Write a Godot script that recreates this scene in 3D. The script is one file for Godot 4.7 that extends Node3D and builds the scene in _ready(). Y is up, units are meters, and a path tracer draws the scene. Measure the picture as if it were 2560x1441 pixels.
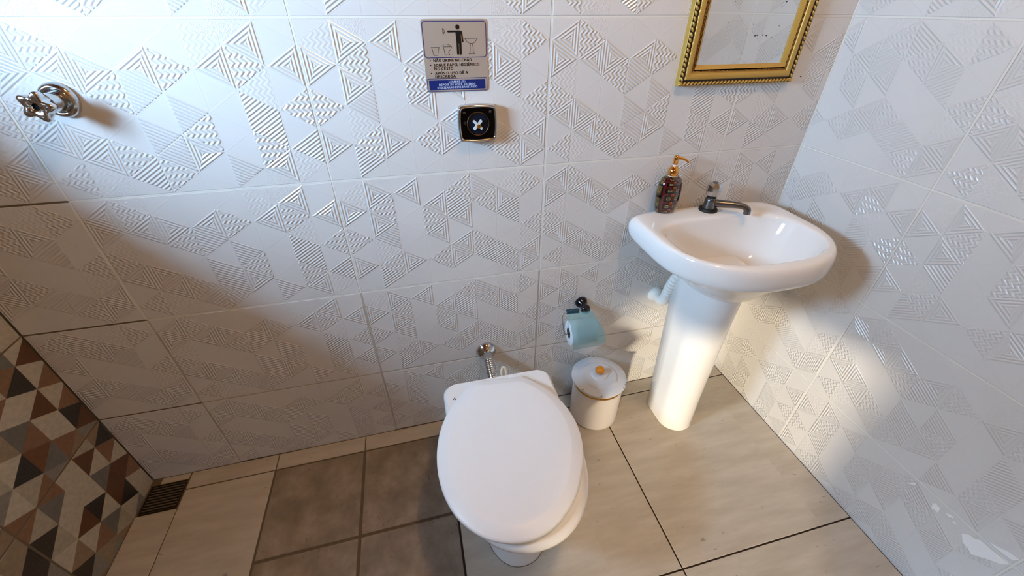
extends Node3D
# Small tiled bathroom: toilet, pedestal sink, lidded bin, mirror corner. Back wall is z = 0, x to the right, y up, metres.

const XR := 1.41834      # right wall plane
const XL := -0.75229     # left wall plane
const ZF := 1.90         # front wall plane (behind the camera)
const HC := 2.55         # ceiling height
const TW := 0.53722      # wall tile width
const TH := 0.33         # wall tile height
const J0 := 1.2965       # height of one horizontal wall joint
const V0 := 0.0573       # x of one vertical joint on the back wall
const SLOPE := 0.01883   # the floor falls towards the drain

var M := {}
var names := {}

func _ready():
	# ---------- camera, sky, sun, large lights, exposure ----------
	var cam := Camera3D.new()
	cam.name = "camera"
	add_child(cam)
	cam.position = Vector3(0.2547, 1.31671, 1.02582)
	cam.rotation = Vector3(-0.60908, -0.23984, 0.00294)
	cam.fov = 70.82665
	cam.near = 0.02
	cam.far = 60.0
	cam.current = true
	var we := WorldEnvironment.new()
	we.name = "world_environment"
	var env := Environment.new()
	env.background_mode = Environment.BG_SKY
	var sky := Sky.new()
	var ps := ProceduralSkyMaterial.new()
	ps.sky_top_color = Color(0.38, 0.55, 0.82)
	ps.sky_horizon_color = Color(0.78, 0.83, 0.88)
	ps.ground_horizon_color = Color(0.62, 0.56, 0.48)
	ps.ground_bottom_color = Color(0.42, 0.36, 0.30)
	ps.sky_energy_multiplier = 1.0
	sky.sky_material = ps
	env.sky = sky
	env.tonemap_mode = Environment.TONE_MAPPER_LINEAR
	env.tonemap_exposure = 1.07
	env.sdfgi_enabled = true
	env.ssao_enabled = true
	env.ssil_enabled = true
	we.environment = env
	add_child(we)
	# unseen low warm source behind the camera, a sun aimed at the lower walls
	var sun := DirectionalLight3D.new()
	sun.name = "unseen_low_sun"
	sun.light_color = Color(1.0, 0.935, 0.82)
	sun.light_energy = 1.05
	sun.light_angular_distance = 3.0
	sun.shadow_enabled = true
	add_child(sun)
	sun.look_at_from_position(Vector3.ZERO, Vector3(0.80, -0.17, -1.0), Vector3.UP)
	# cool daylight, unseen area light beyond the left window, placed to light the walls
	var wl := AreaLight3D.new()
	wl.name = "unseen_window_light"
	wl.area_size = Vector2(2.5, 2.1)
	wl.light_color = Color(0.68, 0.845, 1.0)
	wl.light_energy = 250.0
	wl.area_range = 8.0
	wl.shadow_enabled = true
	add_child(wl)
	wl.position = Vector3(-2.0, 1.95, 1.85)
	wl.rotation = Vector3(0, -PI / 2, 0)
	make_materials()
	build_walls()
	build_floor()
	build_ceiling_front()
	build_window()
	build_added_door()
	build_unseen_lamp()
	build_sink()
	build_toilet()
	build_mirror()
	build_sign()
	build_flush_valve()
	build_shower_valve()
	build_basket()
	build_paper()
	build_soap()
	build_drain()
	build_marks()

# ---------------------------------------------------------------- helpers
func mat(c: Color, rough := 0.5, metal := 0.0) -> StandardMaterial3D:
	var m := StandardMaterial3D.new()
	m.albedo_color = c
	m.roughness = rough
	m.metallic = metal
	return m

func numbered(called: String) -> String:
	if not names.has(called):
		names[called] = 0
		return called
	names[called] += 1
	return "%s_%03d" % [called, names[called]]

func thing(called: String, label: String, category: String, at := Vector3.ZERO, group := "") -> Node3D:
	var o := Node3D.new()
	o.name = numbered(called)
	add_child(o)
	o.position = at
	o.set_meta("label", label)
	o.set_meta("category", category)
	if group:
		o.set_meta("group", group)
	return o

func structure(called: String, at := Vector3.ZERO) -> Node3D:
	var o := Node3D.new()
	o.name = called
	add_child(o)
	o.position = at
	o.set_meta("kind", "structure")
	return o

func part(called: String, mesh: Mesh, m: Material, parent: Node3D, at := Vector3.ZERO) -> MeshInstance3D:
	var o := MeshInstance3D.new()
	o.name = called
	o.mesh = mesh
	if m:
		o.material_override = m
	parent.add_child(o, true)
	o.position = at
	return o

# rings: arrays of equal length, joined one to the next
func loft(rings: Array, cap0 := true, cap1 := true, closed := true, flat := false) -> ArrayMesh:
	var st := SurfaceTool.new()
	st.begin(Mesh.PRIMITIVE_TRIANGLES)
	st.set_smooth_group(0xFFFFFFFF if flat else 0)
	var n: int = rings[0].size()
	var cols := n if closed else n - 1
	for i in rings.size() - 1:
		var a = rings[i]
		var b = rings[i + 1]
		for k in cols:
			var k2 := (k + 1) % n
			quad(st, a[k], a[k2], b[k2], b[k], Vector2(float(k) / n, float(i) / (rings.size() - 1)), Vector2(float(k + 1) / n, float(i + 1) / (rings.size() - 1)))
	for e in 2:
		if (e == 0 and not cap0) or (e == 1 and not cap1):
			continue
		st.set_smooth_group(1 + e)
		var r = rings[0] if e == 0 else rings[rings.size() - 1]
		var c := Vector3.ZERO
		for p in r:
			c += p
		c /= n
		for k in n:
			var k2 := (k + 1) % n
			if e == 0:
				tri(st, c, r[k2], r[k])
			else:
				tri(st, c, r[k], r[k2])
	st.generate_normals()
	return st.commit()

func tri(st: SurfaceTool, a: Vector3, b: Vector3, c: Vector3):
	if a.is_equal_approx(b) or b.is_equal_approx(c) or a.is_equal_approx(c):
		return
	for p in [a, c, b]:
		st.set_uv(Vector2(0.5, 0.5))
		st.add_vertex(p)

func quad(st: SurfaceTool, a: Vector3, b: Vector3, c: Vector3, d: Vector3, u0 := Vector2.ZERO, u1 := Vector2.ONE):
	var vs := [a, c, b, a, d, c]
	var us := [u0, u1, Vector2(u1.x, u0.y), u0, Vector2(u0.x, u1.y), u1]
	for t in 2:
		var p = vs[t * 3]
		var q = vs[t * 3 + 1]
		var r = vs[t * 3 + 2]
		if p.is_equal_approx(q) or q.is_equal_approx(r) or p.is_equal_approx(r):
			continue
		for k in 3:
			st.set_uv(us[t * 3 + k])
			st.add_vertex(vs[t * 3 + k])

# prof: [radius, height] pairs turned round the y axis
func lathe(prof: Array, seg := 40, cap0 := true, cap1 := true, flat := false) -> ArrayMesh:
	var rings := []
	for p in prof:
		var r := PackedVector3Array()
		for k in seg:
			var a := -TAU * k / seg
			r.append(Vector3(cos(a) * p[0], p[1], sin(a) * p[0]))
		rings.append(r)
	return loft(rings, cap0, cap1, true, flat)

# the same turned round the z axis: [radius, z]
func lathe_z(prof: Array, seg := 40, cap0 := true, cap1 := true, flat := false) -> ArrayMesh:
	var rings := []
	for p in prof:
		var r := PackedVector3Array()
		for k in seg:
			var a := TAU * k / seg
			r.append(Vector3(cos(a) * p[0], sin(a) * p[0], p[1]))
		rings.append(r)
	return loft(rings, cap0, cap1, true, flat)

func tube(path: Array, rad, seg := 14, caps := true) -> ArrayMesh:
	var rings := []
	var n := path.size()
	var up := Vector3(0.13, 0.97, 0.21).normalized()
	for i in n:
		var d: Vector3 = (path[min(i + 1, n - 1)] - path[max(i - 1, 0)]).normalized()
		if abs(d.dot(up)) > 0.95:
			up = Vector3(0.93, 0.1, 0.35).normalized()
		var s: Vector3 = d.cross(up).normalized()
		var t: Vector3 = s.cross(d).normalized()
		up = t
		var rr: float = rad[i] if rad is Array else rad
		var r := PackedVector3Array()
		for k in seg:
			var a := TAU * k / seg
			r.append(path[i] + (s * cos(a) + t * sin(a)) * rr)
		rings.append(r)
	return loft(rings, caps, caps)

func spline(pts: Array, per := 6, closed := false) -> Array:
	var out := []
	var n := pts.size()
	var segs := n if closed else n - 1
	for i in segs:
		var p0 = pts[(i - 1 + n) % n] if closed or i > 0 else pts[0]
		var p1 = pts[i]
		var p2 = pts[(i + 1) % n]
		var p3 = pts[(i + 2) % n] if closed or i + 2 < n else pts[n - 1]
		for k in per:
			out.append(p1.cubic_interpolate(p2, p0, p3, float(k) / per))
	if not closed:
		out.append(pts[n - 1])
	return out

# a box with chamfered edges, centred
func cbox(s: Vector3, b := 0.002) -> ArrayMesh:
	var h := s / 2.0
	b = min(b, min(h.x, min(h.y, h.z)) * 0.9)
	var st := SurfaceTool.new()
	st.begin(Mesh.PRIMITIVE_TRIANGLES)
	st.set_smooth_group(0xFFFFFFFF)
	var rings := []
	for lv in [[-h.y, b], [-h.y + b, 0.0], [h.y - b, 0.0], [h.y, b]]:
		var x: float = h.x - lv[1]
		var z: float = h.z - lv[1]
		var c := b * 0.7
		rings.append(PackedVector3Array([Vector3(x, lv[0], z - c), Vector3(x, lv[0], -z + c), Vector3(x - c, lv[0], -z), Vector3(-x + c, lv[0], -z), Vector3(-x, lv[0], -z + c), Vector3(-x, lv[0], z - c), Vector3(-x + c, lv[0], z), Vector3(x - c, lv[0], z)]))
	return loft(rings, true, true, true, true)

func rrect(w: float, h: float, r: float, seg := 5) -> PackedVector2Array:
	var o := PackedVector2Array()
	for c in [[1, 1, 0], [-1, 1, 1], [-1, -1, 2], [1, -1, 3]]:
		for k in seg + 1:
			var a: float = (c[2] + float(k) / seg) * PI / 2
			o.append(Vector2(c[0] * (w / 2 - r) + cos(a) * r, c[1] * (h / 2 - r) + sin(a) * r))
	return o

func ring_xy(o: PackedVector2Array, z: float, s := 0.0) -> PackedVector3Array:
	var r := PackedVector3Array()
	var c := Vector2.ZERO
	for p in o:
		c += p
	c /= o.size()
	for p in o:
		var q: Vector2 = p - (p - c).normalized() * s
		r.append(Vector3(q.x, q.y, z))
	return r

# thin flat piece in the xy plane, from an outline
func plate(o: PackedVector2Array, z: float, t := 0.0003) -> ArrayMesh:
	var st := SurfaceTool.new()
	st.begin(Mesh.PRIMITIVE_TRIANGLES)
	st.set_smooth_group(0xFFFFFFFF)
	if Geometry2D.is_polygon_clockwise(o):
		o.reverse()
	var ix := Geometry2D.triangulate_polygon(o)
	for i in range(0, ix.size(), 3):
		var a := o[ix[i]]
		var b := o[ix[i + 1]]
		var c := o[ix[i + 2]]
		if (b - a).cross(c - a) < 0:
			var x := b
			b = c
			c = x
		tri(st, Vector3(a.x, a.y, z + t), Vector3(b.x, b.y, z + t), Vector3(c.x, c.y, z + t))
	for i in o.size():
		var a := o[i]
		var b := o[(i + 1) % o.size()]
		quad(st, Vector3(a.x, a.y, z), Vector3(b.x, b.y, z), Vector3(b.x, b.y, z + t), Vector3(a.x, a.y, z + t))
	st.generate_normals()
	return st.commit()

# closed line of a given width in the xy plane
func outline_plate(o: PackedVector2Array, w: float, z: float, t := 0.0003, closed := true) -> ArrayMesh:
	var st := SurfaceTool.new()
	st.begin(Mesh.PRIMITIVE_TRIANGLES)
	st.set_smooth_group(0xFFFFFFFF)
	var n := o.size()
	for i in (n if closed else n - 1):
		var a := o[i]
		var b := o[(i + 1) % n]
		var d := (b - a).normalized()
		var e := Vector2(-d.y, d.x) * w / 2
		a -= d * w * 0.35
		b += d * w * 0.35
		var q := [a - e, b - e, b + e, a + e]
		for k in 4:
			quad(st, Vector3(q[k].x, q[k].y, z), Vector3(q[(k + 1) % 4].x, q[(k + 1) % 4].y, z), Vector3(q[(k + 1) % 4].x, q[(k + 1) % 4].y, z + t), Vector3(q[k].x, q[k].y, z + t))
		quad(st, Vector3(q[0].x, q[0].y, z + t), Vector3(q[1].x, q[1].y, z + t), Vector3(q[2].x, q[2].y, z + t), Vector3(q[3].x, q[3].y, z + t))
	st.generate_normals()
	return st.commit()

# ---------------------------------------------------------------- wall tile relief
# one letter for each triangle of the pressed pattern, top to bottom in half steps, a string for each of the 8 columns
const RELIEF_A := [".wC.Z.C..", "mCZCBwZB.", ".C....C..", "..CZC.Z..", "mZBC.CC..", ".SZ..ZS..", "mwCS..BZm", ".Z..ZwCC."]
const RELIEF_B := [".CCwZC.Z.", "mZC..CCwm", "..CZ..ZS.", "..CS.SBZ.", "..Z.SZC..", "mwC....S.", "mCZwBSZCm", "..C.Z.Sw."]
const TPW := 860
const TPH := 528

func ridge(t: float) -> float:
	return 0.5 - 0.5 * cos(TAU * t)

# cell of the triangle pattern at tile position (mm); returns [column, half row, pointing right, distance to nearest edge, dist to upper edge, dist to lower edge]
func cell_at(cx: float, cy: float) -> Array:
	var c := clampi(int(floor(cx)), 0, 7)
	var fx := cx - c
	# rows in units of one triangle edge
	var shift := 0.0 if c % 2 == 0 else 0.5
	var right_centre: float = round(cy - shift) + shift
	var dy: float = abs(cy - right_centre)
	var right := dy < 0.5 * (1.0 - fx)
	var centre := right_centre
	var across := fx
	if not right:
		centre = right_centre + (0.5 if cy > right_centre else -0.5)
		across = 1.0 - fx
	var half := 0.5 * (1.0 - across)
	var k := 0.8660254 * 82.5
	var e_up := (half - (centre - cy)) * k
	var e_lo := (half - (cy - centre)) * k
	var e_side := across * 67.15
	return [c, clampi(int(round(centre * 2.0)), 0, 8), right, min(e_side, min(e_up, e_lo)), e_up, e_lo, cy - centre]

func relief_image(cells: Array) -> Image:
	var data := PackedFloat32Array()
	data.resize(TPW * TPH)
	var meander := FastNoiseLite.new()
	meander.seed = 5
	meander.frequency = 0.11
	for py in TPH:
		var cy := (py + 0.5) / TPH * 4.0
		var my := cy * 82.5
		for px in TPW:
			var cx := (px + 0.5) / TPW * 8.0
			var q := cell_at(cx, cy)
			var ch: String = cells[q[0]][q[1]]
			var h := 0.0
			var d: float = q[3]
			if ch != ".":
				var edge := clampf(d / 2.0, 0.0, 1.0)
				if ch == "C":
					h = ridge(d / 6.9)
				elif ch == "S":
					h = ridge((q[4] if q[2] else q[4]) / 7.2) * edge
				elif ch == "B":
					h = ridge(q[5] / 7.2) * edge
				elif ch == "Z" or ch == "w":
					var zig: float = abs(fposmod(my / 16.5, 1.0) * 2.0 - 1.0) * 2.0 - 1.0
					h = ridge((cx * 67.15 + zig * 4.2) / 11.2) * edge
					if ch == "w":
						h *= 0.32
				elif ch == "m":
					h = 0.28 * clampf(1.0 - abs(meander.get_noise_2d(cx * 67.15, my)) * 6.0, 0.0, 1.0) * edge
			elif d < 1.6:
				h = 0.16 * ridge(d / 1.6)
			data[py * TPW + px] = h
	var im := Image.create_from_data(TPW, TPH, false, Image.FORMAT_RF, data.to_byte_array())
	im.bump_map_to_normal_map(1.25)
	return im

# printed triangles of the left wall: palette letters
func print_image(table: Dictionary, seed_: int) -> Image:
	var pal := [Color(0.70, 0.66, 0.59), Color(0.70, 0.66, 0.59), Color(0.64, 0.60, 0.53), Color(0.54, 0.45, 0.37), Color(0.51, 0.485, 0.455), Color(0.56, 0.49, 0.41)]
	var named := {"d": Color(0.17, 0.155, 0.145), "b": Color(0.36, 0.23, 0.15), "g": Color(0.42, 0.405, 0.39), "t": Color(0.50, 0.37, 0.28), "z": Color(0.42, 0.28, 0.18), "c": Color(0.71, 0.67, 0.60)}
	var rng := RandomNumberGenerator.new()
	rng.seed = seed_
	var cols := {}
	for c in 8:
		for r in 9:
			var k := "%d,%d" % [c, r]
			if table.has(k):
				cols[k] = named[table[k]]
			else:
				var roll := rng.randf()
				cols[k] = pal[rng.randi() % pal.size()]
				if c < 5:
					roll = 1.0
				if roll < 0.10:
					cols[k] = named["b"]
				elif roll < 0.17:
					cols[k] = named["d"]
				elif roll < 0.27:
					cols[k] = named["g"]
	var w := 600
	var h := 368
	var im := Image.create(w, h, false, Image.FORMAT_RGB8)
	var noise := FastNoiseLite.new()
	noise.seed = seed_
	noise.frequency = 0.05
	for py in h:
		var cy := (py + 0.5) / h * 4.0
		for px in w:
			var cx := (px + 0.5) / w * 8.0
			var q := cell_at(cx, cy)
			var col: Color = cols["%d,%d" % [q[0], q[1]]]
			var v := 1.0 + 0.09 * noise.get_noise_2d(px, py)
			if col.v < 0.3 and fposmod(q[3], 7.0) < 1.6:
				v *= 1.45
			im.set_pixel(px, py, Color(col.r * v, col.g * v, col.b * v))
	return im

func stone_image(base: Color, dark: Color, fx: float, fy: float, spots: float, seed_: int) -> Image:
	var n := 512
	var im := Image.create(n, n, false, Image.FORMAT_RGB8)
	var a := FastNoiseLite.new()
	a.seed = seed_
	a.frequency = 1.0
	a.fractal_octaves = 5
	a.fractal_gain = 0.6
	var b := FastNoiseLite.new()
	b.seed = seed_ + 9
	b.frequency = 1.0
	b.fractal_octaves = 3
	for y in n:
		for x in n:
			var t: float = 0.5 + 0.75 * a.get_noise_2d(x * fx, y * fy)
			var s: float = b.get_noise_2d(x * fx * 5.0, y * fy * 2.5 + 40.0)
			t = clampf(t, 0.0, 1.0)
			var col := dark.lerp(base, t)
			if s > 0.62 - spots:
				col = col.lerp(dark.darkened(0.35), clampf((s - 0.62 + spots) * 4.0, 0.0, 0.6))
			im.set_pixel(x, y, col)
	return im

func make_materials():
	for k in ["A", "B"]:
		var m := mat(Color(0.835, 0.822, 0.808), 0.16)
		m.normal_enabled = true
		m.normal_texture = ImageTexture.create_from_image(relief_image(RELIEF_A if k == "A" else RELIEF_B))
		m.normal_scale = 1.9
		M["tile" + k] = m
	var up := {"3,2": "d", "3,4": "b", "1,6": "d", "2,6": "z", "2,7": "g", "4,6": "d", "4,7": "b", "4,5": "t", "4,1": "b", "4,3": "t", "2,4": "g", "3,3": "c", "3,1": "t", "2,2": "t", "2,3": "c", "1,8": "t", "0,8": "t", "2,5": "t", "3,5": "c", "3,6": "c", "4,2": "c", "4,4": "c", "1,5": "c", "0,7": "c", "3,7": "t", "3,0": "g"}
	var lo := {"4,1": "d", "3,1": "b", "3,3": "g", "3,4": "b", "3,5": "b", "3,6": "d", "4,4": "b", "4,5": "t", "2,4": "d", "1,4": "b", "0,2": "d", "0,6": "d", "7,2": "d", "1,1": "g", "1,0": "t", "0,0": "t", "2,1": "c", "2,2": "c", "2,3": "c", "1,2": "c", "1,3": "c", "2,5": "c", "2,6": "g", "1,5": "c", "1,6": "t", "4,2": "t", "3,2": "c", "0,4": "c", "7,6": "b"}
	for e in [["printU", up, 3], ["printL", lo, 8]]:
		var m := mat(Color.WHITE, 0.3)
		m.albedo_texture = ImageTexture.create_from_image(print_image(e[1], e[2]))
		M[e[0]] = m
	M.grout_white = mat(Color(0.86, 0.85, 0.82), 0.8)
	M.grout_tan = mat(Color(0.72, 0.68, 0.62), 0.85)
	M.grout_brown = mat(Color(0.42, 0.36, 0.29), 0.9)
	M.grout_dark = mat(Color(0.20, 0.13, 0.09), 0.9)
	M.plaster = mat(Color(0.88, 0.86, 0.82), 0.9)
	M.beige = mat(Color(0.70, 0.58, 0.44), 0.9)
	M.core = mat(Color(0.72, 0.70, 0.66), 0.95)
	M.ceramic = mat(Color(0.92, 0.915, 0.905), 0.07)
	M.ceramic.clearcoat_enabled = true
	M.ceramic.clearcoat = 0.4
	M.ceramic.clearcoat_roughness = 0.03
	M.plastic = mat(Color(0.93, 0.93, 0.93), 0.35)
	M.chrome = mat(Color(0.78, 0.79, 0.80), 0.12, 1.0)
	M.chrome_dull = mat(Color(0.45, 0.45, 0.46), 0.28, 1.0)
	M.black = mat(Color(0.008, 0.008, 0.009), 0.35)
	M.black.metallic_specular = 0.25
	M.rubber = mat(Color(0.02, 0.02, 0.02), 0.6)
	M.brass = mat(Color(0.80, 0.58, 0.22), 0.3, 1.0)
	M.gold = mat(Color(0.93, 0.68, 0.36), 0.14, 1.0)
	M.gilt = mat(Color(0.74, 0.59, 0.28), 0.42, 0.3)
	M.gilt_dark = mat(Color(0.10, 0.055, 0.02), 0.5, 0.1)
	M.wood = mat(Color(0.50, 0.30, 0.16), 0.5)
	M.alu = mat(Color(0.70, 0.71, 0.72), 0.4, 0.8)
	for e in [["stoneA", Color(0.80, 0.765, 0.71), Color(0.71, 0.67, 0.605), 0.004, 0.022, -0.02, 21], ["stoneB", Color(0.79, 0.755, 0.70), Color(0.71, 0.67, 0.605), 0.004, 0.024, -0.02, 33], ["slate", Color(0.66, 0.60, 0.53), Color(0.50, 0.44, 0.375), 0.011, 0.011, 0.04, 44]]:
		var m := mat(Color.WHITE, 0.34)
		m.albedo_texture = ImageTexture.create_from_image(stone_image(e[1], e[2], e[3], e[4], e[5], e[6]))
		M[e[0]] = m

# ---------------------------------------------------------------- room shell
# one wall or floor tile lying in the xy plane, its face at z = 0, lower left corner at (0, 0)
func tile_mesh(w: float, h: float, uv0: Vector2, uv1: Vector2, t := 0.008, b := 0.0012) -> ArrayMesh:
	var st := SurfaceTool.new()
	st.begin(Mesh.PRIMITIVE_TRIANGLES)
	st.set_smooth_group(0xFFFFFFFF)
	var rings := [[0.0, -t], [0.0, -b], [b, 0.0]]
	var at := func(i, z):
		return [Vector3(i, i, z), Vector3(w - i, i, z), Vector3(w - i, h - i, z), Vector3(i, h - i, z)]
	var uvs := func(p):
		return Vector2(lerpf(uv0.x, uv1.x, p.x / w), lerpf(uv1.y, uv0.y, p.y / h))
	var faces := []
	for r in 2:
		var a = at.call(rings[r][0], rings[r][1])
		var c = at.call(rings[r + 1][0], rings[r + 1][1])
		for k in 4:
			faces.append([a[k], a[(k + 1) % 4], c[(k + 1) % 4], c[k]])
	faces.append(at.call(b, 0.0))
	for f in faces:
		for k in [0, 2, 1, 0, 3, 2]:
			st.set_uv(uvs.call(f[k]))
			st.add_vertex(f[k])
	st.generate_normals()
	return st.commit()

var tile_cache := {}
func put_tile(parent: Node3D, x0: float, y0: float, x1: float, y1: float, u0: float, v0: float, u1: float, v1: float, m: Material, gap := 0.0040):
	var w := x1 - x0 - gap
	var h := y1 - y0 - gap
	if w < 0.004 or h < 0.004:
		return
	var key := "%.4f %.4f %.3f %.3f %.3f %.3f" % [w, h, u0, v0, u1, v1]
	if not tile_cache.has(key):
		tile_cache[key] = tile_mesh(w, h, Vector2(u0, v0), Vector2(u1, v1))
	part("tile", tile_cache[key], m, parent, Vector3(x0 + gap / 2, y0 + gap / 2, 0))

# wall tiles between x = a and b, column joints at xs, rows from the floor up
func tile_wall(wall: Node3D, xs: Array, first_u: float, floor_at: Callable, pick: Callable, skip: Callable):
	var rows := []
	var y := J0 - 4 * TH
	while y < HC:
		rows.append(y)
		y += TH
	for c in xs.size() - 1:
		var x0: float = xs[c]
		var x1: float = xs[c + 1]
		var u0 := 0.0
		var u1 := 1.0
		if x1 - x0 < TW - 0.01:
			if c == 0:
				u0 = first_u
				u1 = min(1.0, first_u + (x1 - x0) / TW)
			else:
				u1 = (x1 - x0) / TW
		for r in rows.size():
			if skip.call(c, r):
				continue
			var yb: float = rows[r]
			var yt: float = min(yb + TH, HC)
			var lowest: float = floor_at.call((x0 + x1) / 2)
			var y0: float = max(yb, lowest - 0.006)
			put_tile(wall, x0, y0, x1, yt, u0, (yb + TH - yt) / TH, u1, (yb + TH - y0) / TH, pick.call(c, r))

func strips(wall: Node3D, xs: Array, x0: float, x1: float, tone: Callable, hole := Rect2()):
	# grout in the joints, set a little back from the tile faces
	var y := J0 - 3 * TH
	var r := 3
	while y < HC:
		for c in xs.size() - 1:
			var a: float = xs[c]
			var b: float = xs[c + 1]
			var o := part("grout", cbox(Vector3(b - a, 0.0040, 0.0072), 0.0002), tone.call(c, r), wall, Vector3((a + b) / 2, y, -0.0042))
			if hole.size.x > 0 and hole.has_point(Vector2((a + b) / 2, y)):
				o.free()
		y += TH
		r -= 1
	for c in range(1, xs.size() - 1):
		for k in 9:
			var ya: float = J0 - 4 * TH + k * TH
			var yb: float = min(ya + TH, HC)
			if k == 0:
				ya = -0.02
			if yb - ya < 0.01 or (hole.size.x > 0 and hole.grow(0.002).has_point(Vector2(xs[c], (ya + yb) / 2))):
				continue
			part("grout", cbox(Vector3(0.0040, yb - ya - 0.0040, 0.0072), 0.0002), tone.call(c, 4 - k), wall, Vector3(xs[c], (ya + yb) / 2, -0.0042))

func slab(parent: Node3D, called: String, lo: Vector3, hi: Vector3, m: Material):
	var bm := BoxMesh.new()
	bm.size = hi - lo
	part(called, bm, m, parent, (lo + hi) / 2)

func build_walls():
	# back wall
	var wb := structure("wall_back")
	slab(wb, "wall_core", Vector3(XL - 0.15, -0.1, -0.15), Vector3(XR + 0.15, HC + 0.1, -0.0078), M.core)
	var xs := [XL, V0 - TW, V0, V0 + TW, V0 + 2 * TW, XR]
	var pick_b := func(c, r):
		# rows count from the floor
		if c == 2 or c == 4:
			return M.tileA
		if c == 3 and r == 1:
			return M.tileA
		return M.tileB if c == 1 or c == 3 else M.tileA
	tile_wall(wb, xs, 1.0 - (V0 - TW - XL) / TW, func(x): return SLOPE * x, pick_b, func(_c, _r): return false)
	strips(wb, xs, XL, XR, func(c, r): return M.grout_white if r <= 2 and c > 0 else (M.grout_tan if c >= 1 else M.grout_brown))
	# right wall, its own x runs towards the camera
	var wr := structure("wall_right", Vector3(XR, 0, 0))
	wr.rotation.y = -PI / 2
	slab(wr, "wall_core", Vector3(0.0, -0.1, -0.15), Vector3(ZF + 0.15, HC + 0.1, -0.0078), M.core)
	var xr := [0.0, 0.37821, 0.37821 + TW, 0.37821 + 2 * TW, ZF]
	tile_wall(wr, xr, 1.0 - 0.37821 / TW, func(_x): return SLOPE * XR, func(c, r): return M.tileB if (c + r) % 2 == 0 else M.tileA, func(_c, _r): return false)
	strips(wr, xr, 0.0, ZF, func(_c, _r): return M.grout_white)
	part("corner_grout", cbox(Vector3(0.006, HC, 0.006), 0.001), M.grout_white, wr, Vector3(0.0002, HC / 2, -0.0012))
	# left wall: printed tiles, window opening two tiles high
	var wl := structure("wall_left", Vector3(XL, 0, 0))
	wl.rotation.y = PI / 2
	var z0 := 0.33
	var z1 := 0.33 + TW
	var yb := J0
	var yt := J0 + TH
	slab(wl, "wall_core", Vector3(-ZF - 0.15, -0.1, -0.15), Vector3(0.0, yb, -0.0078), M.core)
	slab(wl, "wall_core", Vector3(-ZF - 0.15, yt, -0.15), Vector3(0.0, HC + 0.1, -0.0078), M.core)
	slab(wl, "wall_core", Vector3(-ZF - 0.15, yb, -0.15), Vector3(-z1, yt, -0.0078), M.core)
	slab(wl, "wall_core", Vector3(-z0, yb, -0.15), Vector3(0.0, yt, -0.0078), M.core)
	var xl := [-ZF, -z1 - TW, -z1, -z0, 0.0]
	tile_wall(wl, xl, 1.0 - (ZF - z1 - TW) / TW, func(_x): return SLOPE * XL, func(c, r): return M.printL if r % 2 == 0 else M.printU, func(c, r): return c == 2 and r == 4)
	strips(wl, xl, -ZF, 0.0, func(_c, _r): return M.grout_brown, Rect2(-z1, yb + 0.004, TW, TH - 0.008))

func build_ceiling_front():
	var c := structure("ceiling")
	slab(c, "ceiling_slab", Vector3(XL - 0.15, HC, -0.15), Vector3(XR + 0.15, HC + 0.12, ZF + 0.15), M.wood)  # out of view, brown chosen for a warm, weak bounce
	var f := structure("wall_front")
	# unseen doorway, placed to bound the sun beam, from x = -0.70 to 0.32
	for e in [[XL, -0.70, -0.1, HC], [0.32, XR, -0.1, HC], [-0.70, 0.32, 2.08, HC]]:
		slab(f, "wall_core", Vector3(e[0], e[2], ZF), Vector3(e[1], e[3], ZF + 0.15), M.beige)  # unseen wall, tan to keep the bounced light low and warm

func build_window():
	# deep opening with a clear pane in two halves near the outside
	var w := structure("window_1", Vector3(XL, 1.4615, 0.5985))
	w.rotation.y = PI / 2
	for s in [-1, 1]:
		part("jamb_lining", cbox(Vector3(0.006, 0.33, 0.15), 0.001), M.plaster, w, Vector3(s * 0.2655, 0, -0.075))
		part("sill_lining", cbox(Vector3(0.525, 0.006, 0.15), 0.001), M.plaster, w, Vector3(0, s * 0.162, -0.075))
		part("frame", cbox(Vector3(0.014, 0.318, 0.03), 0.002), M.alu, w, Vector3(s * 0.255, 0, -0.135))
		part("frame", cbox(Vector3(0.496, 0.014, 0.03), 0.002), M.alu, w, Vector3(0, s * 0.152, -0.135))
	var glass := mat(Color(0.92, 0.96, 1.0, 0.08), 0.0)
	glass.transparency = BaseMaterial3D.TRANSPARENCY_ALPHA
	for s in [-1, 1]:
		part("pane", cbox(Vector3(0.240, 0.289, 0.004), 0.0005), glass, w, Vector3(s * 0.124, 0, -0.135))
	part("added_sun_blocker", cbox(Vector3(3.2, 3.6, 0.12), 0.01), M.plaster, w, Vector3(-1.5, 0.3, -1.46))  # added outside wall, keeps the sun out of the window
	part("added_canopy", cbox(Vector3(1.6, 0.06, 0.3), 0.004), M.plaster, w, Vector3(0, 0.75, -0.30))  # added above the window, out of view, to cut high sky light
	part("glazing_bar", cbox(Vector3(0.008, 0.29, 0.026), 0.002), M.alu, w, Vector3(0, 0, -0.135))

func build_added_door():
	# added door leaf, out of view, cuts the top of the sun beam
	var d := structure("added_door_1", Vector3(-0.19, 0, ZF + 0.07))
	part("added_upper_leaf", cbox(Vector3(1.016, 1.30, 0.035), 0.004), M.wood, d, Vector3(0, 1.425, 0))
	for s in [-1, 1]:
		part("panel", cbox(Vector3(0.38, 0.9, 0.01), 0.004), M.wood, d, Vector3(s * 0.24, 1.525, -0.02))

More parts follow.
